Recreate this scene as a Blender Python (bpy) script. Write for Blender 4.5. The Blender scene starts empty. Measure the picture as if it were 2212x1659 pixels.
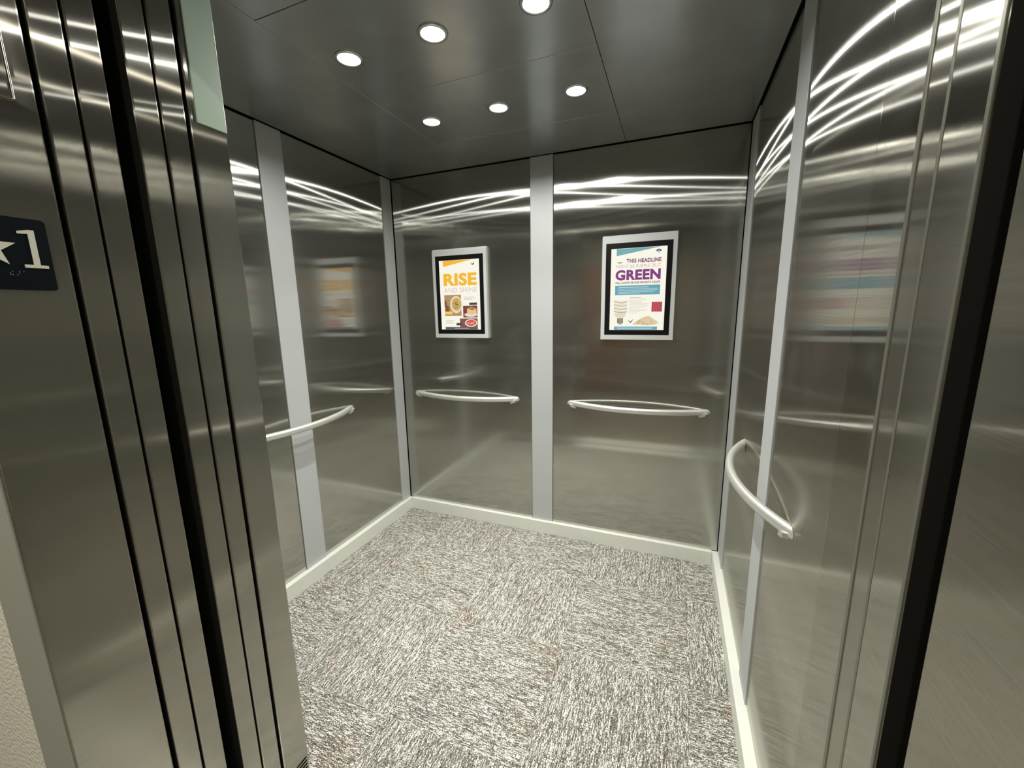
import bpy, bmesh, math, random
from mathutils import Vector, Matrix
random.seed(7)
SC = bpy.context.scene
COL = SC.collection

# ------------------------------------------------------------------ helpers
def link(o, parent=None):
    COL.objects.link(o)
    if parent is not None:
        o.parent = parent
    return o

def props(o, label=None, cat=None, group=None, kind=None):
    if label: o['label'] = label
    if cat: o['category'] = cat
    if group: o['group'] = group
    if kind: o['kind'] = kind
    return o

def obj(name, bm, mat, parent=None, bevel=0.0, smooth=False, segs=2):
    me = bpy.data.meshes.new(name)
    bmesh.ops.recalc_face_normals(bm, faces=bm.faces[:])
    bm.to_mesh(me); bm.free()
    mats = mat if isinstance(mat, (list, tuple)) else [mat]
    for m in mats: me.materials.append(m)
    o = bpy.data.objects.new(name, me)
    link(o, parent)
    if bevel:
        b = o.modifiers.new('bevel', 'BEVEL'); b.width = bevel; b.segments = segs
        b.limit_method = 'ANGLE'; b.angle_limit = math.radians(40)
        b.harden_normals = False
    if smooth:
        for p in me.polygons: p.use_smooth = True
    return o

def box(bm, x0, x1, y0, y1, z0, z1, mi=0):
    v = [bm.verts.new(p) for p in [(x0,y0,z0),(x1,y0,z0),(x1,y1,z0),(x0,y1,z0),(x0,y0,z1),(x1,y0,z1),(x1,y1,z1),(x0,y1,z1)]]
    fs = [bm.faces.new([v[i] for i in f]) for f in [(0,3,2,1),(4,5,6,7),(0,1,5,4),(1,2,6,5),(2,3,7,6),(3,0,4,7)]]
    for f in fs: f.material_index = mi
    return fs

def dark_side_box(name, b, mat, parent=None, keep=(3,)):
    """box whose faces listed in keep are metal (0 bottom,1 top,2 -y,3 +x,4 +y,5 -x)"""
    bm = bmesh.new(); fs = box(bm, *b)
    for i, f in enumerate(fs): f.material_index = 0 if i in keep else 1
    o = obj(name, bm, [mat, M['dark']], parent)
    m = o.modifiers.new('bevel', 'BEVEL'); m.width = .0025; m.segments = 3; m.limit_method = 'ANGLE'; m.material = 0
    return o
def boxes(*bs):
    bm = bmesh.new()
    for b in bs: box(bm, *b)
    return bm

def empty(name, loc=(0,0,0)):
    o = bpy.data.objects.new(name, None); o.empty_display_size = .1
    o.location = loc
    return link(o)

def lathe(profile, n=40):
    bm = bmesh.new(); rings = []
    for r, z in profile:
        if r < 1e-6: rings.append([bm.verts.new((0,0,z))]); continue
        rings.append([bm.verts.new((r*math.cos(2*math.pi*k/n), r*math.sin(2*math.pi*k/n), z)) for k in range(n)])
    for a, b in zip(rings, rings[1:]):
        for k in range(n):
            k2 = (k+1) % n
            if len(a) == 1: bm.faces.new((a[0], b[k], b[k2]))
            elif len(b) == 1: bm.faces.new((a[k], a[k2], b[0]))
            else: bm.faces.new((a[k], a[k2], b[k2], b[k]))
    return bm

# ------------------------------------------------------------------ materials
def newmat(name):
    m = bpy.data.materials.new(name); m.use_nodes = True
    nt = m.node_tree; nt.nodes.clear()
    out = nt.nodes.new('ShaderNodeOutputMaterial')
    return m, nt, out
def N(nt, t, **kw):
    n = nt.nodes.new(t)
    for k, v in kw.items(): setattr(n, k, v)
    return n
def srgb(r, g, b):
    f = lambda c: (c/255/12.92) if c/255 <= .04045 else ((c/255+.055)/1.055)**2.4
    return (f(r), f(g), f(b), 1)

def plain(name, col, rough=.6, metal=0.0, spec=.5, emit=0):
    m, nt, out = newmat(name)
    p = N(nt, 'ShaderNodeBsdfPrincipled')
    p.inputs['Base Color'].default_value = col
    p.inputs['Roughness'].default_value = rough
    p.inputs['Metallic'].default_value = metal
    p.inputs['Specular IOR Level'].default_value = spec
    if emit:
        p.inputs['Emission Color'].default_value = col
        p.inputs['Emission Strength'].default_value = emit
    nt.links.new(p.outputs[0], out.inputs[0])
    return m

def aniso_inputs(nt, g, av, ah, tangent):
    r = math.sqrt(math.sqrt(av*ah)); a = 1-math.sqrt(av/ah)
    g.inputs['Roughness'].default_value = r
    g.inputs['Anisotropy'].default_value = a
    t = N(nt, 'ShaderNodeCombineXYZ')
    for i in range(3): t.inputs[i].default_value = tangent[i]
    nt.links.new(t.outputs[0], g.inputs['Tangent'])

def steel(name, col, lobes, tangent=(0,0,1), wave=0.0, wscale=1.6, seed=0, smudge=0.0, diffuse=0.0):
    """brushed stainless: lobes = [(weight, alpha along grain, alpha across grain)]"""
    m, nt, out = newmat(name)
    tc = N(nt, 'ShaderNodeTexCoord')
    mp = N(nt, 'ShaderNodeMapping'); nt.links.new(tc.outputs['Object'], mp.inputs[0])
    mp.inputs['Location'].default_value = (seed*3.1, seed*1.7, seed*.9)
    # fine grain colour variation (horizontal hairlines of the rolled sheet)
    mg = N(nt, 'ShaderNodeMapping'); nt.links.new(tc.outputs['Object'], mg.inputs[0])
    mg.inputs['Scale'].default_value = (6, 6, 700)
    ng = N(nt, 'ShaderNodeTexNoise'); ng.inputs['Scale'].default_value = 1; ng.inputs['Detail'].default_value = 4
    nt.links.new(mg.outputs[0], ng.inputs['Vector'])
    cr = N(nt, 'ShaderNodeMapRange'); cr.inputs['To Min'].default_value = .90; cr.inputs['To Max'].default_value = 1.10
    cr.inputs['From Min'].default_value = .25; cr.inputs['From Max'].default_value = .75
    nt.links.new(ng.outputs[0], cr.inputs['Value'])
    mc = N(nt, 'ShaderNodeMix', data_type='RGBA', blend_type='MULTIPLY'); mc.inputs['Factor'].default_value = 1
    mc.inputs['A'].default_value = col
    nt.links.new(cr.outputs[0], mc.inputs['B'])
    # bump: big soft undulation of the sheet
    b = None
    if wave:
        mw = N(nt, 'ShaderNodeMapping'); nt.links.new(mp.outputs[0], mw.inputs[0])
        mw.inputs['Scale'].default_value = (1, 1, .55)
        nw = N(nt, 'ShaderNodeTexNoise'); nw.inputs['Scale'].default_value = wscale; nw.inputs['Detail'].default_value = 1
        nt.links.new(mw.outputs[0], nw.inputs['Vector'])
        b = N(nt, 'ShaderNodeBump'); b.inputs['Strength'].default_value = 1; b.inputs['Distance'].default_value = wave
        nt.links.new(nw.outputs[0], b.inputs['Height'])
    last = None; tot = 0
    for w, av, ah in lobes:
        g = N(nt, 'ShaderNodeBsdfAnisotropic', distribution='GGX')
        aniso_inputs(nt, g, av, ah, tangent)
        nt.links.new(mc.outputs['Result'], g.inputs['Color'])
        if b: nt.links.new(b.outputs[0], g.inputs['Normal'])
        if last is None: last = g; tot = w
        else:
            mx = N(nt, 'ShaderNodeMixShader'); mx.inputs[0].default_value = w/(tot+w); tot += w
            nt.links.new(last.outputs[0], mx.inputs[1]); nt.links.new(g.outputs[0], mx.inputs[2]); last = mx
    # greasy hand smudges: soft matt film
    if smudge or diffuse:
        d = N(nt, 'ShaderNodeBsdfDiffuse'); d.inputs[0].default_value = (.42,.42,.38,1)
        ns = N(nt, 'ShaderNodeTexNoise'); ns.inputs['Scale'].default_value = 5.5; ns.inputs['Detail'].default_value = 3
        nt.links.new(mp.outputs[0], ns.inputs['Vector'])
        rs = N(nt, 'ShaderNodeMapRange'); rs.inputs['From Min'].default_value = .56; rs.inputs['From Max'].default_value = .78
        rs.inputs['To Min'].default_value = diffuse; rs.inputs['To Max'].default_value = diffuse+smudge
        nt.links.new(ns.outputs[0], rs.inputs['Value'])
        mx = N(nt, 'ShaderNodeMixShader')
        nt.links.new(rs.outputs[0], mx.inputs[0]); nt.links.new(last.outputs[0], mx.inputs[1]); nt.links.new(d.outputs[0], mx.inputs[2]); last = mx
    nt.links.new(last.outputs[0], out.inputs[0])
    return m

SCOL = (.57,.565,.515,1)
LOB = [(.46,.004,.026),(.14,.004,.20),(.40,.0035,1.0)]
M = {}
M['panel'] = steel('brushed_panel', SCOL, LOB, wave=0, seed=1, smudge=.035, diffuse=.03)
M['panel_l'] = steel('brushed_panel_left', SCOL, LOB, wave=.0, seed=2, smudge=.03, diffuse=.03)
M['panel_r'] = steel('brushed_panel_right', SCOL, LOB, wave=0, seed=3, smudge=.03, diffuse=.03)
M['return'] = steel('brushed_return', (.49,.475,.415,1), [(.50,.005,.06),(.50,.003,1.0)], wave=0, seed=4, diffuse=.07)
M['stub'] = steel('scratched_return', (.52,.51,.46,1), [(.6,.004,.03),(.4,.005,.8)], wave=0, seed=8, smudge=.10, diffuse=.015)
M['jamb'] = steel('brushed_jamb', (.47,.455,.395,1), [(.50,.005,.06),(.50,.003,1.0)], wave=0, seed=5, diffuse=.055)
M['ceil'] = steel('ceiling_sheet', (.43,.45,.455,1), [(.6,.04,.10),(.4,.14,.3)], tangent=(1,0,0), seed=6, diffuse=.045)
M['tube'] = steel('rail_steel', (.88,.87,.82,1), [(1,.08,.14)], seed=7, diffuse=.42)

def alu(name, col, rough, diff):
    m, nt, out = newmat(name)
    g = N(nt, 'ShaderNodeBsdfAnisotropic'); g.inputs['Roughness'].default_value = rough
    g.inputs['Color'].default_value = col; g.inputs['Anisotropy'].default_value = 0
    d = N(nt, 'ShaderNodeBsdfDiffuse'); d.inputs[0].default_value = col
    mx = N(nt, 'ShaderNodeMixShader'); mx.inputs[0].default_value = diff
    nt.links.new(g.outputs[0], mx.inputs[1]); nt.links.new(d.outputs[0], mx.inputs[2])
    nt.links.new(mx.outputs[0], out.inputs[0])
    return m
M['strip'] = alu('satin_aluminium', (.40,.41,.40,1), .42, .74)
M['base'] = alu('baseboard_aluminium', (.70,.71,.65,1), .28, .62)
M['frame_face'] = alu('frame_face_steel', (.36,.37,.33,1), .5, .6)
M['edge_glint'] = alu('edge_highlight', (.20,.20,.165,1), .3, .6)  # tone of the edge highlights on the right posts
M['black'] = plain('matt_black', (.004,.004,.004,1), .9, spec=.1)
M['dark'] = plain('gap_shade', (.012,.012,.010,1), .6, spec=.2)  # near-black sides, shade of the door gaps put into the colour
M['bezel'] = plain('gloss_black_bezel', (.004,.004,.004,1), .35, spec=.2)
M['display_case'] = alu('display_case_aluminium', (.46,.47,.45,1), .4, .8)
M['plate'] = plain('navy_plate', srgb(6,14,20), .6, spec=.12)
M['ivory'] = plain('raised_ivory', srgb(205,205,190), .6)
M['transom'] = plain('pale_glass_plate', (.42,.53,.43,1), .22, spec=.6)

def wallmat(name, col, bscale, bdist):
    m, nt, out = newmat(name)
    tc = N(nt, 'ShaderNodeTexCoord')
    n = N(nt, 'ShaderNodeTexNoise'); n.inputs['Scale'].default_value = bscale; n.inputs['Detail'].default_value = 3
    nt.links.new(tc.outputs['Object'], n.inputs['Vector'])
    b = N(nt, 'ShaderNodeBump'); b.inputs['Strength'].default_value = .8; b.inputs['Distance'].default_value = bdist
    nt.links.new(n.outputs[0], b.inputs['Height'])
    p = N(nt, 'ShaderNodeBsdfPrincipled'); p.inputs['Base Color'].default_value = col; p.inputs['Roughness'].default_value = .7
    nt.links.new(b.outputs[0], p.inputs['Normal']); nt.links.new(p.outputs[0], out.inputs[0])
    return m
M['paint'] = wallmat('orange_peel_paint', (.60,.585,.51,1), 120, .006)
M['hall_ceiling'] = wallmat('hall_ceiling_paint', (.45,.44,.40,1), 60, .001)
M['paint_dim'] = wallmat('far_wall_dimmed', (.17,.155,.125,1), 80, .001)  # hall paint darkened so the wall reflects dimly in the panels
M['brown_board'] = plain('reflected_brown', (.20,.085,.045,1), .5)

def carpet():
    m, nt, out = newmat('carpet_tile')
    L = nt.links.new
    tc = N(nt, 'ShaderNodeTexCoord'); sp = N(nt, 'ShaderNodeSeparateXYZ'); L(tc.outputs['Object'], sp.inputs[0])
    def mth(op, a, b=None, c=None):
        n = N(nt, 'ShaderNodeMath', operation=op)
        for i, v in enumerate((a, b, c)):
            if v is None: continue
            if isinstance(v, (int, float)): n.inputs[i].default_value = v
            else: L(v, n.inputs[i])
        return n.outputs[0]
    x, y = sp.outputs[0], sp.outputs[1]
    T = .5
    # quarter turned tiles
    tx = mth('FLOOR', mth('DIVIDE', mth('SUBTRACT', x, .86-5), T)); ty = mth('FLOOR', mth('DIVIDE', mth('SUBTRACT', y, -.86-5), T))
    par = mth('FLOORED_MODULO', mth('ADD', tx, ty), 2)
    u = mth('ADD', mth('MULTIPLY', x, par), mth('MULTIPLY', y, mth('SUBTRACT', 1, par)))      # along yarn
    v = mth('ADD', mth('MULTIPLY', y, par), mth('MULTIPLY', x, mth('SUBTRACT', 1, par)))      # across yarn
    def wn(a, b, c):
        cb = N(nt, 'ShaderNodeCombineXYZ')
        for i, q in enumerate((a, b, c)):
            if isinstance(q, (int, float)): cb.inputs[i].default_value = q
            else: L(q, cb.inputs[i])
        w = N(nt, 'ShaderNodeTexWhiteNoise', noise_dimensions='3D'); L(cb.outputs[0], w.inputs['Vector']); return w.outputs['Value']
    def layer(row, seg, seed):
        # jitter the row lines so they are not ruler straight
        nj = N(nt, 'ShaderNodeTexNoise'); nj.inputs['Scale'].default_value = 150; nj.inputs['Detail'].default_value = 1
        L(tc.outputs['Object'], nj.inputs['Vector'])
        vj = v
        r = mth('FLOOR', mth('DIVIDE', vj, row))
        off = wn(r, seed, 1.5)
        s = mth('FLOOR', mth('ADD', mth('DIVIDE', u, seg), mth('MULTIPLY', off, 17)))
        return wn(r, s, seed+.5)
    cb = N(nt, 'ShaderNodeCombineXYZ')
    L(mth('MULTIPLY', u, 190), cb.inputs[0]); L(mth('MULTIPLY', v, 330), cb.inputs[1]); L(mth('MULTIPLY', par, 7), cb.inputs[2])
    na = N(nt, 'ShaderNodeTexNoise'); na.inputs['Scale'].default_value = 1; na.inputs['Detail'].default_value = 2; L(cb.outputs[0], na.inputs['Vector'])
    a = mth('ADD', mth('MULTIPLY', mth('SUBTRACT', na.outputs[0], .5), 2.6), .5)      # short dashes
    b = layer(.0030, .013, 9.0)       # longer dashes
    c = layer(.0030, .075, 21.0)      # long pulled lines
    mixv = mth('ADD', mth('ADD', mth('MULTIPLY', a, .52), mth('MULTIPLY', b, .32)), mth('MULTIPLY', c, .16))
    ramp = N(nt, 'ShaderNodeValToRGB'); L(mixv, ramp.inputs[0])
    e = ramp.color_ramp.elements
    e[0].position = .22; e[0].color = (0.034,0.032,0.027,1)
    e[1].position = .74; e[1].color = (0.624,0.608,0.536,1)
    for p_, c_ in ((.34,(0.080,0.078,0.067,1)),(.44,(0.148,0.144,0.126,1)),(.57,(0.208,0.202,0.178,1)),(.62,(0.424,0.412,0.364,1))):
        q = ramp.color_ramp.elements.new(p_); q.color = c_
    # faint brownish traffic stains
    ns = N(nt, 'ShaderNodeTexNoise'); ns.inputs['Scale'].default_value = 4.2; ns.inputs['Detail'].default_value = 3
    L(tc.outputs['Object'], ns.inputs['Vector'])
    rs = N(nt, 'ShaderNodeMapRange'); rs.inputs['From Min'].default_value = .58; rs.inputs['From Max'].default_value = .72; rs.inputs['To Max'].default_value = .45
    L(ns.outputs[0], rs.inputs['Value'])
    mx = N(nt, 'ShaderNodeMix', data_type='RGBA', blend_type='MULTIPLY'); L(rs.outputs[0], mx.inputs['Factor'])
    L(ramp.outputs[0], mx.inputs['A']); mx.inputs['B'].default_value = (.92,.72,.62,1)
    fr = mth('FRACT', mth('DIVIDE', v, .0030))
    gr = mth('MULTIPLY', mth('LESS_THAN', fr, .26), .30)
    mg = N(nt, 'ShaderNodeMix', data_type='RGBA', blend_type='MIX'); L(gr, mg.inputs['Factor'])
    L(mx.outputs['Result'], mg.inputs['A']); mg.inputs['B'].default_value = (.06,.058,.05,1); mx = mg
    bp = N(nt, 'ShaderNodeBump'); bp.inputs['Strength'].default_value = .7; bp.inputs['Distance'].default_value = .002
    L(mixv, bp.inputs['Height'])
    p = N(nt, 'ShaderNodeBsdfPrincipled'); p.inputs['Roughness'].default_value = .95; p.inputs['Specular IOR Level'].default_value = .1
    L(mx.outputs['Result'], p.inputs['Base Color']); L(bp.outputs[0], p.inputs['Normal']); L(p.outputs[0], out.inputs[0])
    return m
M['carpet'] = carpet()

def emitter(name, col, s):
    m, nt, out = newmat(name)
    e = N(nt, 'ShaderNodeEmission'); e.inputs[0].default_value = col; e.inputs[1].default_value = s
    nt.links.new(e.outputs[0], out.inputs[0]); return m

# ------------------------------------------------------------------ dimensions (metres)
W, ZC = 2.03, 2.2523
XL, XR = .84, 1.975            # opening
YF = -1.658                    # inside face of the car front
REC = .005                     # panels sit back from the strips
HB = .0821
T = .020

def S(name, bm, mat, label=None, bevel=0, parent=None):
    o = obj(name, bm, mat, parent, bevel)
    if parent is None:
        props(o, label, None, None, 'structure')
    return o

# ---- floors
S('floor', boxes((-.02, W+.02, -1.70, .02, -.03, 0)), M['carpet'], 'grey and white flecked carpet tile floor of the elevator car')
S('trim_1', boxes((0, W, -1.82, -1.705, -.03, 0)), M['base'], 'grooved metal sill of the car door')
S('trim_2', boxes((0, W, -2.05, -1.86, -.03, 0)), M['base'], 'metal sill of the landing door')
S('floor_hall', boxes((-1.6, 4.4, -4.6, -2.055, -.03, 0)), plain('hall_floor', (.16,.14,.115,1), .6), 'floor of the hallway outside the elevator')

# ---- back wall
def panel_wall(name, back, panels, mat, label):
    w = S(name, boxes(back), M['black'], label)
    for p in panels:
        S('wall_panel', boxes(p), mat, bevel=.0015, parent=w)
    return w
G = .003
mL, mR = .9475, 1.0805
panel_wall('wall_back', (-.06, W+.06, REC+T, REC+T+.04, 0, ZC+.05),
           [(G, mL-G, REC, REC+T, .03, ZC-.004), (mR+G, W-G, REC, REC+T, .03, ZC-.004)], M['panel'],
           'back wall of the elevator car in brushed stainless steel panels')
panel_wall('wall_left', (-REC-T-.04, -REC-T, -1.74, REC+T, 0, ZC+.05),
           [(-REC-T, -REC, -.791+G, -.0937-G, .03, ZC-.004), (-REC-T, -REC, -1.655, -.9186-G, .03, ZC-.004)], M['panel_l'],
           'left wall of the elevator car in brushed stainless steel panels')
wr = panel_wall('wall_right', (W+REC+T, W+REC+T+.04, -1.64, REC+T, 0, ZC+.05),
           [(W+REC, W+REC+T, -.8145+G, -.1636-G, .03, ZC-.004), (W+REC, W+REC+T, -1.4156, -.9468-G, .03, ZC-.004)], M['panel_r'],
           'right wall of the elevator car in brushed stainless steel panels')
S('return_panel', boxes((W+REC-.001, W+REC+T, -1.655, -1.4176, .03, ZC-.004)), M['stub'], bevel=.001, parent=wr)

# vertical aluminium strips
strips = [
 ((mL, mR, 0, REC+T, HB-.002, ZC-.002), 'wide satin aluminium strip in the middle of the back wall'),
 ((-REC-T, 0, -.9186, -.791, HB-.002, ZC-.002), 'wide satin aluminium strip in the middle of the left wall'),
 ((-REC-T, 0, -.0937, -.002, HB-.002, ZC-.002), 'satin aluminium strip of the left wall beside the back left corner'),
 ((W, W+REC+T, -.1636, -.002, HB-.002, ZC-.002), 'satin aluminium strip of the right wall beside the back right corner'),
 ((W, W+REC+T, -.9468, -.8145, HB-.002, ZC-.002), 'satin aluminium strip in the middle of the right wall behind the handrail'),
]
for i, (b, l) in enumerate(strips):
    S('trim_%d' % (3+i), boxes(b), M['strip'], l, bevel=.0012)

# baseboards (ledges)
tl, tb, tr = .0248, .0203, .0295
S('baseboard_back', boxes((tl, W-tr, -tb, .02, 0, HB)), M['base'], 'satin aluminium baseboard along the back wall', bevel=.0015)
S('baseboard_left', boxes((-.02, tl-.0005, -1.655, 0, 0, HB)), M['base'], 'satin aluminium baseboard ledge along the left wall', bevel=.0015)
S('baseboard_right', boxes((W-tr+.0005, W+.02, -1.655, 0, 0, HB)), M['base'], 'satin aluminium baseboard ledge along the right wall', bevel=.0015)

# ---- ceiling: flat sheets with fine joints
ce = S('ceiling', boxes((-.06, W+.06, -1.75, .05, ZC+.016, ZC+.06)), M['black'], 'dark brushed metal ceiling of the elevator car')
jx0, jx1 = .571, 1.4655
jy = [-.005, -.356, -.8385, -1.335, -1.655]
g = .0007
cx = [.008, jx0, jx1, W-.005]
def cpanel(x0, x1, y0, y1, dz=0):
    S('ceiling_panel', boxes((x0+g, x1-g, y0+g, y1-g, ZC-dz, ZC+.016)), M['ceil'], bevel=.0012, parent=ce)
cpanel(cx[0], cx[1], jy[4], jy[0])
cpanel(cx[2], cx[3], jy[4], jy[0])
cpanel(cx[1], cx[2], jy[1], jy[0])
cpanel(cx[1], cx[2], jy[2], jy[1], .0008)
cpanel(cx[1], cx[2], jy[3], jy[2], .0008)
cpanel(cx[1], cx[2], jy[4], jy[3])

# ---- downlights
ring_m = plain('downlight_ring', (.55,.56,.56,1), .3, 1)
LENS = emitter('downlight_lens', (1.0,.98,.93,1), 40)
def ring_bm(): return lathe([(.036,0),(.036,-.004),(.038,-.0055),(.045,-.004),(.0465,0)], 48)
def lens_bm(): return lathe([(0,-.0030),(.018,-.0028),(.0358,-.001)], 40)
dl = [(.690,-.591),(1.013,-.588),(1.341,-.591),(.690,-1.092),(1.013,-1.090),(1.341,-1.086)]
dlab = ['bright round ceiling downlight nearest the back left corner of the elevator',
        'middle downlight of the back row of three in the elevator ceiling',
        'downlight at the right end of the back row in the elevator ceiling',
        'downlight at the left end of the front row in the elevator ceiling',
        'middle downlight of the front row, with the largest glare',
        'downlight at the right end of the front row, cut by the top of the photo']
proto = None
for i, (x, y) in enumerate(dl):
    if proto is None:
        t = empty('ceiling_downlight', (x, y, ZC-.0008)); proto = t
        obj('trim_ring', ring_bm(), ring_m, t, smooth=True)
        obj('lens', lens_bm(), LENS, t, smooth=True)
    else:
        t = proto.copy(); link(t); t.location = (x, y, ZC-.0008)
        for ch in proto.children:
            c = ch.copy(); link(c); c.parent = t
    props(t, dlab[i], 'ceiling light', 'downlights in the elevator ceiling')
for (x, y, en, sp, dz) in [(x, y, e_, s_, z_) for (x, y) in dl for (e_, s_, z_) in ((5.0, 162, .009), (3.4, 96, .0095))]:   # wide spill and main beam of each lamp
    ld = bpy.data.lights.new('downlight', 'AREA'); ld.shape = 'DISK'; ld.size = .026
    ld.energy = en; ld.color = (1.0, .995, .965); ld.spread = math.radians(sp)
    lo = bpy.data.objects.new('downlight', ld); lo.location = (x, y, ZC-dz); link(lo)

# ---- front wall of the car, doors, frame
fw = boxes((-.02, XL, -1.7286, YF, 0, ZC+.02))
fw.free(); wf = props(dark_side_box('wall_front', (-.02, XL, -1.7286, YF, 0, ZC+.02), M['return'], keep=(3,4)), 'brushed stainless front return beside the open elevator doorway', kind='structure')
S('wall_front_right', boxes((1.992, W+.05, -1.744, YF, 0, ZC+.02)), M['return'], 'narrow brushed stainless front return at the right of the doorway', bevel=.002)
props(dark_side_box('trim_8', (XR, W+.05, -1.8165, -1.7465, 0, 2.30), M['stub'], keep=(5,4)), 'brushed steel strike post of the car door at the right', kind='structure')
S('trim_9', boxes((XL, XR+.03, -1.7286, YF, 2.134, ZC+.02)), M['return'], 'steel transom over the elevator doorway', bevel=.002)

def leaf(y0, y1, x1, parent, name='door_leaf'):
    bm = bmesh.new(); fs = box(bm, .0, x1, y0, y1, .006, 2.134)
    for f in fs:
        f.material_index = 1
    fs[3].material_index = 0
    o = obj(name, bm, [M['jamb'], M['dark']], parent)
    b = o.modifiers.new('bevel', 'BEVEL'); b.width = .0022; b.segments = 3; b.limit_method = 'ANGLE'; b.material = 0
    return o
d1 = props(empty('door_1', (0,0,0)), 'open sliding car door of two brushed steel leaves stacked at the left', kind='structure')
leaf(-1.7781, -1.7367, XL, d1); leaf(-1.8222, -1.7826, XL, d1)
d2 = props(empty('door_2', (0,0,0)), 'open sliding landing door of two brushed steel leaves stacked at the left', kind='structure')
leaf(-1.8951, -1.8555, XL, d2); leaf(-1.9383, -1.8996, XL, d2)
# added black boxes that keep the gaps around the leaves dark
S('pocket_shade', boxes((-.10, -.02, -2.04, -1.66, 0, 2.4), (-.02, XR+.2, -1.935, -1.745, 2.15, 2.4), (2.09, 2.14, -2.04, -1.745, 0, 2.3), (-.1,2.1,-2.04,-1.70,-.12,-.10)), M['black'],
  'added black boxes for the darkness of the door pocket and running clearance')

YJ = -2.069
props(dark_side_box('trim_10', (.72, XL, YJ, -1.9464, 0, 2.18), M['jamb'], keep=(3,2)), 'brushed stainless left jamb of the landing door frame', kind='structure')
props(dark_side_box('trim_11', (XR, 2.095, YJ, -1.8632, 0, 2.18), M['jamb'], keep=(5,2)), 'brushed stainless right jamb of the landing door frame', kind='structure')
S('trim_12', boxes((XL, XR, YJ, -1.94, 2.134, 2.18)), M['jamb'], 'steel head of the landing door frame', bevel=.002)
S('trim_13', boxes((.722, XL-.003, YJ-.0022, YJ, 0, 2.178)), M['frame_face'], 'pale grey steel face of the landing door frame at the left')
S('trim_14', boxes((XR+.003, 2.093, YJ-.0022, YJ, 0, 2.178)), M['frame_face'], 'pale grey steel face of the landing door frame at the right')

# added strips whose colour stands in for edge highlights of the right hand posts
S('trim_15', boxes((1.9905, 1.9925, -1.6655, YF+.0006, .0, ZC)), M['edge_glint'], 'added strip for the highlight on the folded edge of the right front return', bevel=.0006)
S('trim_16', boxes((XR-.0006, XR+.0015, -1.7515, -1.7462, .0, 2.134)), M['edge_glint'], 'added strip for the highlight on the inner edge of the right strike post', bevel=.0005)
S('trim_17', boxes((XR-.0006, XR+.0015, -1.8168, -1.8115, .0, 2.134)), M['edge_glint'], 'added strip for the highlight on the outer edge of the right strike post', bevel=.0005)
# hall walls
wt = -2.058
S('wall_hall', boxes((-1.6, .7195, wt, -1.96, 0, 2.75), (2.0955, 4.4, wt, -1.90, 0, 2.75), (.7195, 2.0955, wt, -1.95, 2.181, 2.75)), M['paint'],
  'cream textured painted hallway wall around the landing door frame')
S('wall_opposite', boxes((-1.6, 4.4, -4.65, -4.6, 0, 2.75)), M['paint_dim'], 'hallway wall opposite the elevator, darkened to dim its reflection')
S('wall_hall_left', boxes((-1.65, -1.6, -4.6, wt, 0, 2.75)), M['paint'], 'cream end wall of the hallway')
S('wall_hall_right', boxes((4.4, 4.45, -4.6, wt, 0, 2.75)), M['paint'], 'cream far end wall of the hallway')
S('ceiling_hall', boxes((-1.6, 4.4, -4.6, wt, 2.75, 2.8)), M['hall_ceiling'], 'ceiling of the hallway outside the elevator')
S('reflected_board', boxes((.35, 1.0, -4.6, -4.56, 0, 2.1)), M['brown_board'], 'added unseen brown board across the hallway, for a brown reflection in the back wall')  # added only for the brown patch mirrored in the back panel
# hall ceiling lamps: warm recessed cans
hp = None
for k, (x, y) in enumerate(((.35,-2.95),(1.55,-2.95),(2.75,-2.95),(.35,-3.9),(2.75,-3.9))):
    if hp is None:
        h = empty('hall_downlight', (x, y, 2.748)); hp = h
        obj('trim_ring', lathe([(.060,0),(.060,-.004),(.064,-.006),(.075,-.004),(.078,0)], 40), ring_m, h, smooth=True)
        obj('lens', lathe([(0,-.0030),(.030,-.0028),(.0598,-.001)], 32), emitter('hall_lens', (1,.94,.80,1), 20), h, smooth=True)
    else:
        h = hp.copy(); link(h); h.location = (x, y, 2.748)
        for ch in hp.children:
            c = ch.copy(); link(c); c.parent = h
    props(h, 'warm recessed hallway ceiling light reflected in the elevator panels', 'ceiling light', 'hallway recessed lights')
    ld = bpy.data.lights.new('hall_downlight', 'AREA'); ld.shape = 'DISK'; ld.size = .05
    ld.energy = 15; ld.color = (1.0, .95, .82); ld.spread = math.radians(150)
    lo = bpy.data.objects.new('hall_downlight_lamp', ld); lo.location = (x, y, 2.738); link(lo)

# pale plate at the top of the left return
t = props(obj('glass_plate', boxes((XL, XL+.003, -1.7175, -1.6588, 1.796, 2.128)), M['transom'], None, .001),
          'pale green translucent plate fixed high on the left door return', 'panel')
# vent slots near the foot of the left return
vg = empty('vent_slot_group', (XL+.0006, -1.68, .17))
vg.name = 'floor_vent'
props(vg, 'small vent of dark horizontal slots low on the left door return', 'vent')
for k in range(5):
    bm = boxes((-.0003,.0006,-.017,.015,-.0022,.0010))
    o = obj('slot', bm, M['black'], vg); o.location = (0, 0, .024-.011*k)

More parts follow.
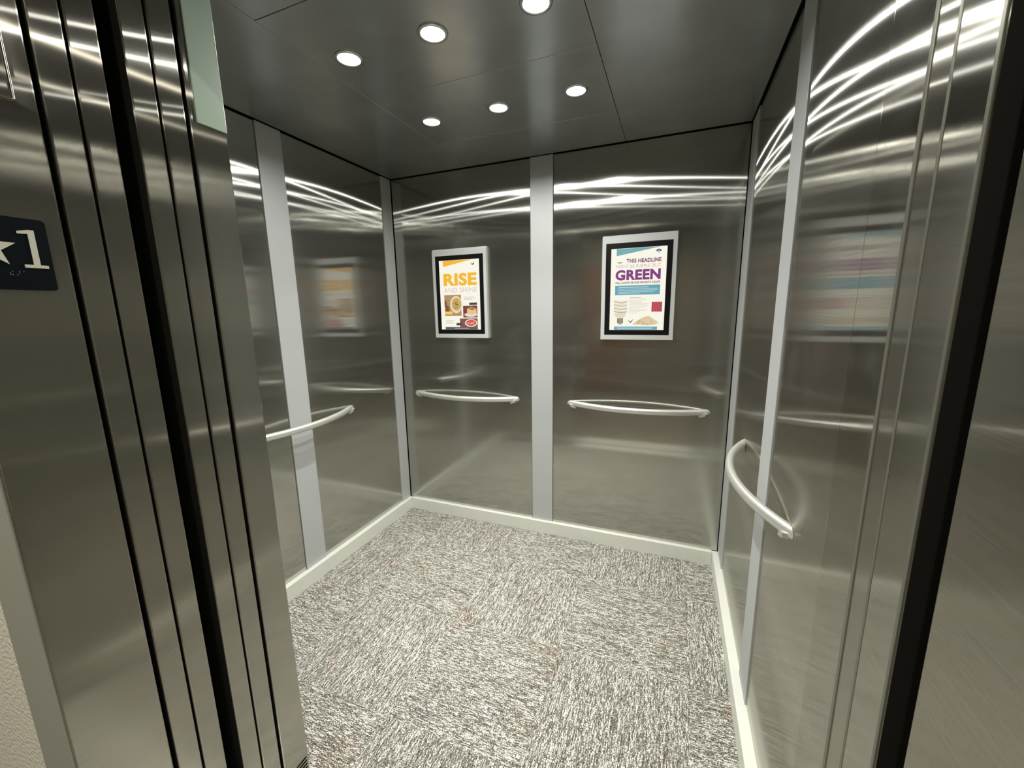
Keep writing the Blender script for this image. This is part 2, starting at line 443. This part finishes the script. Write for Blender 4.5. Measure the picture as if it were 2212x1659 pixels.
# ---- landing sign plate (star + 1 + braille)
sg = empty('floor_sign', (XL, -2.0175, 1.5135))
props(sg, 'dark floor sign with a pale star and number 1 on the left jamb', 'sign')
def extr(pts, x0, x1):
    """pts (y,z) in sign plane, solid between x0 and x1"""
    bm = bmesh.new()
    a = [bm.verts.new((x0, p[0], p[1])) for p in pts]; b = [bm.verts.new((x1, p[0], p[1])) for p in pts]
    bm.faces.new(a); bm.faces.new(b[::-1])
    n = len(pts)
    for i in range(n): bm.faces.new((a[i], a[(i+1) % n], b[(i+1) % n], b[i]))
    return bm
def rrect(w, h, r, n=6):
    pts = []
    for cxs, cys, a0 in ((w/2-r, h/2-r, 0), (-w/2+r, h/2-r, 90), (-w/2+r, -h/2+r, 180), (w/2-r, -h/2+r, 270)):
        for k in range(n+1):
            a = math.radians(a0+90*k/n); pts.append((cxs+r*math.cos(a), cys+r*math.sin(a)))
    return pts
obj('plate', extr(rrect(.100, .103, .005), .0003, .0030), M['plate'], sg)
star = []
for k in range(10):
    a = math.radians(90+36*k); r = .0275 if k % 2 == 0 else .0110
    star.append((-.0115+r*math.cos(a)*1.0, .0065+r*math.sin(a)))
obj('star', extr(star, .0030, .0040), M['ivory'], sg)
# slab serif 1 built as an outline
one = [(.0195,-.019),(.0445,-.019),(.0445,-.0145),(.0362,-.0145),(.0362,.0355),(.0300,.0355),(.0185,.0325),(.0185,.0290),(.0292,.0300),(.0292,-.0145),(.0195,-.0145)]
obj('number', extr(one, .0030, .0040), M['ivory'], sg)
bm = bmesh.new()
for cell, dots in enumerate([(2,3,4,6),(3,4,5),(1,)]):
    for d in dots:
        cy = .0035+cell*.0068+(0 if d <= 3 else .0024); cz = -.0255-((d-1) % 3)*.0024
        mt = Matrix.Translation((.0030, cy, cz))
        bmesh.ops.create_uvsphere(bm, u_segments=10, v_segments=6, radius=.00085, matrix=mt)
obj('braille', bm, plain('braille_dots', srgb(90,100,105), .4), sg, smooth=True)

# fixture with a polished edge, upper left on the jamb
hf = empty('hall_lantern', (XL, -2.02, 1.83))
props(hf, 'flat steel arrival lantern plate on the upper left jamb, cut by the photo edge', 'elevator indicator')
obj('faceplate', boxes((.0002, .006, -.046, .046, -.100, .100)), M['return'], hf, .002)
obj('edge', boxes((.0002, .0072, .0462, .0485, -.1015, .1015), (.0002, .0072, -.046, .0462, -.1022, -.1002)), plain('polished_edge', (.7,.68,.62,1), .2, 1), hf, .0006)
obj('indicator_window', boxes((.006, .0068, -.028, .028, .0, .075)), M['bezel'], hf, .0005)

# ---- handrails: bowed tubes that meet the wall in a point
def rail_bm(Lr=.716, bow=.090, r=.0150, n=48, m=16):
    """local frame: x along the wall, -y out of the wall, z up"""
    bm = bmesh.new(); rings = []
    for i in range(n+1):
        s = -1+2*i/n
        R = ((Lr/2)**2+bow**2)/(2*bow); th = math.asin((Lr/2)/R)*s*1.16
        x = R*math.sin(th); y = -(R*math.cos(th)-(R-bow))
        tx, ty = math.cos(th), math.sin(th)       # tangent
        nx, ny = ty*-1, tx                        # inward normal in plane
        nx, ny = -math.sin(th)*1, math.cos(th)
        ring = []
        for k in range(m):
            a = 2*math.pi*k/m
            ring.append(bm.verts.new((x+nx*r*math.cos(a)*.92, y+ny*r*math.cos(a)*.92, 1.12*r*math.sin(a))))
        rings.append(ring)
    for a, b in zip(rings, rings[1:]):
        for k in range(m): bm.faces.new((a[k], a[(k+1) % m], b[(k+1) % m], b[k]))
    bm.faces.new(rings[0]); bm.faces.new(rings[-1][::-1])
    # slice flush with the wall plane
    bmesh.ops.bisect_plane(bm, geom=bm.verts[:]+bm.edges[:]+bm.faces[:], plane_co=(0,-.0005,0), plane_no=(0,1,0), clear_outer=True)
    return bm
def foot_bm(sx):
    """small tapering mounting shoe under the tip"""
    bm = bmesh.new()
    x0, x1 = sx*.366, sx*.325
    prof = [(x0+sx*.006, -.006), (x0-sx*.006, -.026), (x1+sx*.006, -.034), (x1+sx*.006, -.0165)]
    a = [bm.verts.new((p[0], -.0008, p[1]+.004)) for p in prof]; b = [bm.verts.new((p[0], -.020, p[1]+.006)) for p in prof]
    bm.faces.new(a); bm.faces.new(b[::-1])
    for i in range(4): bm.faces.new((a[i], a[(i+1) % 4], b[(i+1) % 4], b[i]))
    return bm
rails = [((.479, REC, .868), 0, 'bowed stainless handrail under the left display on the back wall'),
         ((1.556, REC, .868), 0, 'bowed stainless handrail under the right display on the back wall'),
         ((-REC, -.868, .868), math.pi/2, 'bowed stainless handrail across the strip of the left wall'),
         ((W+REC, -.842, .868), -math.pi/2, 'bowed stainless handrail on the right wall, seen almost end on')]
pr = None
for loc, rz, lab in rails:
    if pr is None:
        t = empty('handrail', loc); pr = t
        obj('rail', rail_bm(), M['tube'], t, smooth=True)
        obj('mounting_foot', foot_bm(-1), M['tube'], t, .001); obj('mounting_foot', foot_bm(1), M['tube'], t, .001)
    else:
        t = pr.copy(); link(t); t.location = loc
        for ch in pr.children:
            c = ch.copy(); link(c); c.parent = t
    t.rotation_euler = (0, 0, rz)
    props(t, lab, 'handrail', 'bowed steel handrails of the elevator')

# ---- displays
SW, SH = .280, .426
def quadmat(name, rgb, e=.35):
    m, nt, out = newmat(name)
    p = N(nt, 'ShaderNodeBsdfPrincipled'); c = srgb(*rgb)
    p.inputs['Base Color'].default_value = (.02,.02,.02,1); p.inputs['Roughness'].default_value = .35
    p.inputs['Emission Color'].default_value = c; p.inputs['Emission Strength'].default_value = .95
    nt.links.new(p.outputs[0], out.inputs[0]); return m
PM = {}
def pm(rgb, e=.35):
    k = tuple(rgb)+(e,)
    if k not in PM: PM[k] = quadmat('print_%d_%d_%d' % tuple(rgb), rgb, e)
    return PM[k]
def flat(pts, depth):
    """polygon in sheet coordinates u,v (0..1, v down) -> local x,z at -y depth"""
    bm = bmesh.new()
    vs = [bm.verts.new(((u-.5)*SW, -depth, (.5-v)*SH)) for u, v in pts]
    bm.faces.new(vs); return bm
def rect(u0, v0, u1, v1): return [(u0,v0),(u1,v0),(u1,v1),(u0,v1)]
def ell(u, v, ru, rv, n=28, a0=0, a1=360):
    return [(u+ru*math.cos(math.radians(a0+(a1-a0)*k/n)), v+rv*math.sin(math.radians(a0+(a1-a0)*k/n))) for k in range(n + (0 if a1-a0 == 360 else 1))]
def multi(polys, depth):
    bm = bmesh.new()
    for pts in polys:
        vs = [bm.verts.new(((u-.5)*SW, -depth, (.5-v)*SH)) for u, v in pts]
        bm.faces.new(vs)
    return bm
def text(name, s, u0, v0, u1, v1, depth, mat, parent, bold=0.0, spacing=1.0):
    cu = bpy.data.curves.new(name, 'FONT'); cu.body = s; cu.size = 1; cu.offset = bold; cu.space_character = spacing
    cu.resolution_u = 4
    to = bpy.data.objects.new(name, cu); COL.objects.link(to)
    dg = bpy.context.evaluated_depsgraph_get(); dg.update()
    me = bpy.data.meshes.new_from_object(to.evaluated_get(dg))
    bpy.data.objects.remove(to)
    xs = [v.co.x for v in me.vertices]; ys = [v.co.y for v in me.vertices]
    x0, x1, y0, y1 = min(xs), max(xs), min(ys), max(ys)
    for v in me.vertices:
        u = u0+(v.co.x-x0)/(x1-x0)*(u1-u0); w = v1+(v.co.y-y0)/(y1-y0)*(v0-v1)
        v.co = ((u-.5)*SW, -depth, (.5-w)*SH)
    me.materials.clear(); me.materials.append(mat)
    o = bpy.data.objects.new(name, me); link(o, parent); return o

def display(xc, label):
    D = .026
    t = empty('wall_display', (xc, REC, 1.524))
    props(t, label, 'display', 'wall displays of the elevator')
    w, h = .375, .548
    # housing with sloping top and a recess for the bezel
    bm = bmesh.new()
    x0, x1 = -w/2, w/2; zb, zt = -h/2, h/2
    bx0, bx1, bz0, bz1 = -.1675, .1675, -.249, .233
    box(bm, x0, bx0, -D, -.0005, zb, zt-.012); box(bm, bx1, x1, -D, -.0005, zb, zt-.012)
    box(bm, bx0, bx1, -D, -.0005, zb, bz0); box(bm, bx0, bx1, -D, -.0005, bz1, zt-.012)
    # sloping hood
    pr_ = [(-D, zt-.012), (-.0005, zt-.012), (-.0005, zt), (-D*.62, zt)]
    a = [bm.verts.new((x0, p[0], p[1])) for p in pr_]; b = [bm.verts.new((x1, p[0], p[1])) for p in pr_]
    bm.faces.new(a); bm.faces.new(b[::-1])
    for i in range(4): bm.faces.new((a[i], a[(i+1) % 4], b[(i+1) % 4], b[i]))
    obj('housing', bm, M['display_case'], t)
    obj('bezel', boxes((bx0, bx1, -D+.002, -.001, bz0, bz1)), M['bezel'], t, .0008)
    s = obj('screen', flat(rect(0,0,1,1), 0), pm((250,247,232), .45), t)
    s.location = (0, -D+.0014, -.0085)
    return t, s
dA, sA = display(.4845, 'left wall display with a yellow RISE headline and breakfast pictures')
dB, sB = display(1.5495, 'right wall display with a purple GREEN headline and a spiral light bulb')
e1, e2, e3 = .0004, .0007, .0010
def P(name, bm, mat, parent): return obj(name, bm, mat, parent)
# left screen
YEL = pm((247,184,32)); DK = pm((50,48,48), .12)
P('yellow_wedge', flat([(.10,.004),(.84,.004),(.10,.088)], e1), YEL, sA)
P('bird_mark', multi([[(.79,.045),(.835,.068),(.845,.085),(.82,.075)],[(.835,.068),(.885,.040),(.875,.070),(.845,.085)]], e1), pm((70,80,90), .2), sA)
text('headline', 'RISE', .10, .185, .93, .365, e1, YEL, sA, .045, 1.05)
text('subheadline', 'AND SHINE', .10, .392, .93, .460, e1, pm((214,198,190)), sA, 0, 1.02)
g1 = P('food_picture', flat(rect(.10,.495,.53,.80), e1), pm((176,140,96), .3), sA)
P('bowl', multi([ell(.40,.635,.155,.125)], e2), pm((236,214,180), .3), g1)
P('food', multi([ell(.41,.630,.118,.093)], e3), pm((203,168,92), .3), g1)
bits = []
for k in range(26):
    a = random.uniform(0, 6.28); r = random.uniform(0, 1)
    bits.append(ell(.41+.10*r*math.cos(a), .630+.078*r*math.sin(a), .012, .006, 6))
bmv = multi(bits, e3+.0002); P('topping', bmv, pm((96,92,44), .2), g1)
P('shadow_crust', multi([ell(.17,.70,.05,.055, 20), ell(.13,.62,.03,.05, 14)], e2), pm((120,70,36), .2), g1)
P('caption_tag', flat(rect(.10,.735,.30,.775), e3), pm((248,205,80)), sA)
g2 = P('food_picture', flat(rect(.57,.655,.925,.825), e1), pm((120,44,34), .25), sA)
P('dish', multi([ell(.76,.785,.16,.030)], e2), pm((232,220,205), .3), g2)
P('toast', multi([[(.67,.70),(.78,.675),(.90,.70),(.91,.765),(.80,.785),(.67,.765)]], e3), pm((232,196,130), .3), g2)
P('glaze', multi([[(.70,.70),(.79,.685),(.88,.702),(.80,.722)]], e3+.0002), pm((168,96,44), .3), g2)
g3 = P('food_picture', flat(rect(.48,.838,.925,.965), e1), pm((126,72,60), .25), sA)
P('bowl', multi([ell(.76,.905,.155,.056)], e2), pm((238,220,214), .3), g3)
P('food', multi([ell(.765,.903,.125,.044)], e3), pm((206,74,62), .3), g3)
bits = [ell(.765+random.uniform(-.09,.09), .903+random.uniform(-.028,.028), .018, .007, 8) for k in range(9)]
P('topping', multi(bits, e3+.0002), pm((240,190,170), .3), g3)
for q in (rect(.73,.612,.925,.645), rect(.39,.905,.52,.940)): P('caption_tag', flat(q, e3+.0004), DK, sA)
for q in ([rect(.60,.530,.86,.534), rect(.60,.547,.90,.551), rect(.60,.562,.80,.566), rect(.11,.866,.32,.870), rect(.11,.885,.30,.889), rect(.11,.905,.33,.909), rect(.80,.652,.92,.656)]): P('text_line', flat(q, e1), pm((150,148,142), .25), sA)
b_ = P('footer_bar', flat(rect(.10,.964,.925,.999), e1+.0001), pm((84,84,84), .2), sA)
P('footer_print', multi([rect(.34,.978,.70,.984)], e2), pm((225,225,220)), b_)
# right screen
TEAL = pm((104,168,170)); PUR = pm((122,34,122)); MAR = pm((108,34,82)); TB = pm((96,162,178))
P('teal_wedge', flat([(.10,.003),(.90,.003),(.10,.088)], e1), TEAL, sB)
tree = [ell(.855,.050,.045,.020, 18, 180, 360), ell(.825,.050,.020,.010, 12), ell(.885,.050,.020,.010, 12), rect(.850,.050,.862,.078)]
P('tree_mark', multi(tree, e1), pm((84,110,128), .2), sB)
P('corner_mark', multi([[(.09,.165),(.22,.160),(.20,.175),(.18,.172),(.17,.188),(.15,.176)]], e1), pm((140,140,146), .2), sB)
text('headline', 'THIS HEADLINE', .285, .128, .905, .178, e1, MAR, sB, .035, 1.06)
text('headline_thin', 'MIGHT BE PURPLE, BUT', .095, .198, .90, .243, e1, pm((196,176,176)), sB, 0, 1.0)
text('headline_large', 'GREEN', .090, .258, .905, .385, e1, PUR, sB, .045, 1.06)
text('subheadline', 'WILL ALWAYS BE OUR FAVORITE COLOR', .090, .402, .900, .428, e1, MAR, sB, .03, 1.05)
tb_ = P('teal_block', flat(rect(.09,.448,.905,.565), e1), TB, sB)
P('block_print', multi([rect(.15,.468,.70,.476), rect(.15,.490,.86,.495), rect(.15,.508,.86,.513), rect(.15,.526,.80,.531), rect(.15,.542,.55,.547)], e2), pm((205,226,230)), tb_)
# spiral bulb drawing
CRM = pm((226,216,196), .35); GRY = pm((150,140,124), .25)
bl = P('bulb_picture', multi([ell(.195,.800,.115,.050, 24)], e1), pm((240,232,214)), sB)
coil, shade = [], []
for k in range(4):
    v = .625+.040*k
    q = []
    for j in range(13): tt = j/12; q.append((.075+.25*tt, v+.014*math.sin(math.pi*tt)+.010*tt-.004))
    q2 = [(a, b+.022) for a, b in reversed(q)]
    coil.append(q+q2); shade.append([(a, b+.020) for a, b in q]+[(a, b+.026) for a, b in reversed(q)])
P('coil', multi(coil, e2), CRM, bl); P('coil_shading', multi(shade, e3), GRY, bl)
P('bulb_neck', flat([(.09,.79),(.31,.79),(.27,.845),(.13,.845)], e3), pm((232,214,186)), bl)
P('bulb_cap', multi([rect(.145,.850,.255,.915), ell(.20,.918,.035,.016, 14)], e2), pm((176,160,146), .25), bl)
P('cap_thread', multi([rect(.150,.858,.172,.912), rect(.195,.858,.210,.912), rect(.232,.858,.250,.918)], e3), pm((90,70,64), .15), bl)
for q in ([rect(.36,.595+.0, .58,.600)]+[rect(.36,.612+.0145*k, .36+[.30,.32,.26,.24,.36,.33,.35,.30,.22,.34,.30,.20,.16][k], .6150+.0145*k) for k in range(13)]): P('text_line', flat(q, e1), pm((186,180,168), .3), sB)
sq = P('red_square', flat(rect(.77,.655,.955,.775), e1), pm((178,52,72), .3), sB)
P('square_stripe', multi([rect(.80+.03*k,.655,.806+.03*k,.775) for k in range(5)], e2), pm((206,96,104), .3), sq)
P('bird_mark', multi([[(.345,.868),(.39,.898),(.395,.915),(.365,.895)],[(.39,.898),(.445,.862),(.43,.888),(.395,.915)]], e1), pm((96,110,118), .2), sB)
pile = P('grain_picture', flat([(.43,.930),(.54,.875),(.66,.832),(.74,.828),(.82,.868),(.91,.905),(.86,.930),(.70,.942)], e1), pm((222,200,162)), sB)
bits = [ell(.67+random.uniform(-.15,.16), .905+random.uniform(-.028,.025), .022, .006, 8) for k in range(14)]
P('grain', multi(bits, e2), pm((200,172,128), .3), pile)
b_ = P('footer_bar', flat(rect(.09,.958,.885,.998), e1), TB, sB)
P('footer_print', multi([rect(.15,.972,.80,.982)], e2), pm((215,232,235)), b_)

# ------------------------------------------------------------------ world, camera
wd = bpy.data.worlds.new('world'); SC.world = wd; wd.use_nodes = True
wd.node_tree.nodes['Background'].inputs[0].default_value = (.5,.5,.5,1)
wd.node_tree.nodes['Background'].inputs[1].default_value = 0.0

cam = bpy.data.cameras.new('camera'); co = bpy.data.objects.new('camera', cam); link(co)
cam.sensor_width = 36; cam.sensor_fit = 'HORIZONTAL'; cam.lens = 874.72/2212*36
cam.clip_start = .01
R = Matrix([[0.9298695851589714, -0.051306794372694906, 0.36429406726912306],
            [0.36751715821207603, 0.1740805035625325, -0.9135792886767602],
            [-0.016543669967760615, 0.9833939145279541, 0.1807282928967811]])
mw = R.to_4x4(); mw.translation = Vector((1.7396, -2.3106, 1.4214))
co.matrix_world = mw
SC.camera = co

SC.view_settings.view_transform = 'Standard'; SC.view_settings.look = 'None'
SC.view_settings.gamma = 1; SC.view_settings.use_curve_mapping = False
SC.view_settings.exposure = 0.0
cy = SC.cycles
cy.use_denoising = True
cy.max_bounces = 9; cy.glossy_bounces = 7; cy.diffuse_bounces = 3
cy.sample_clamp_indirect = 8
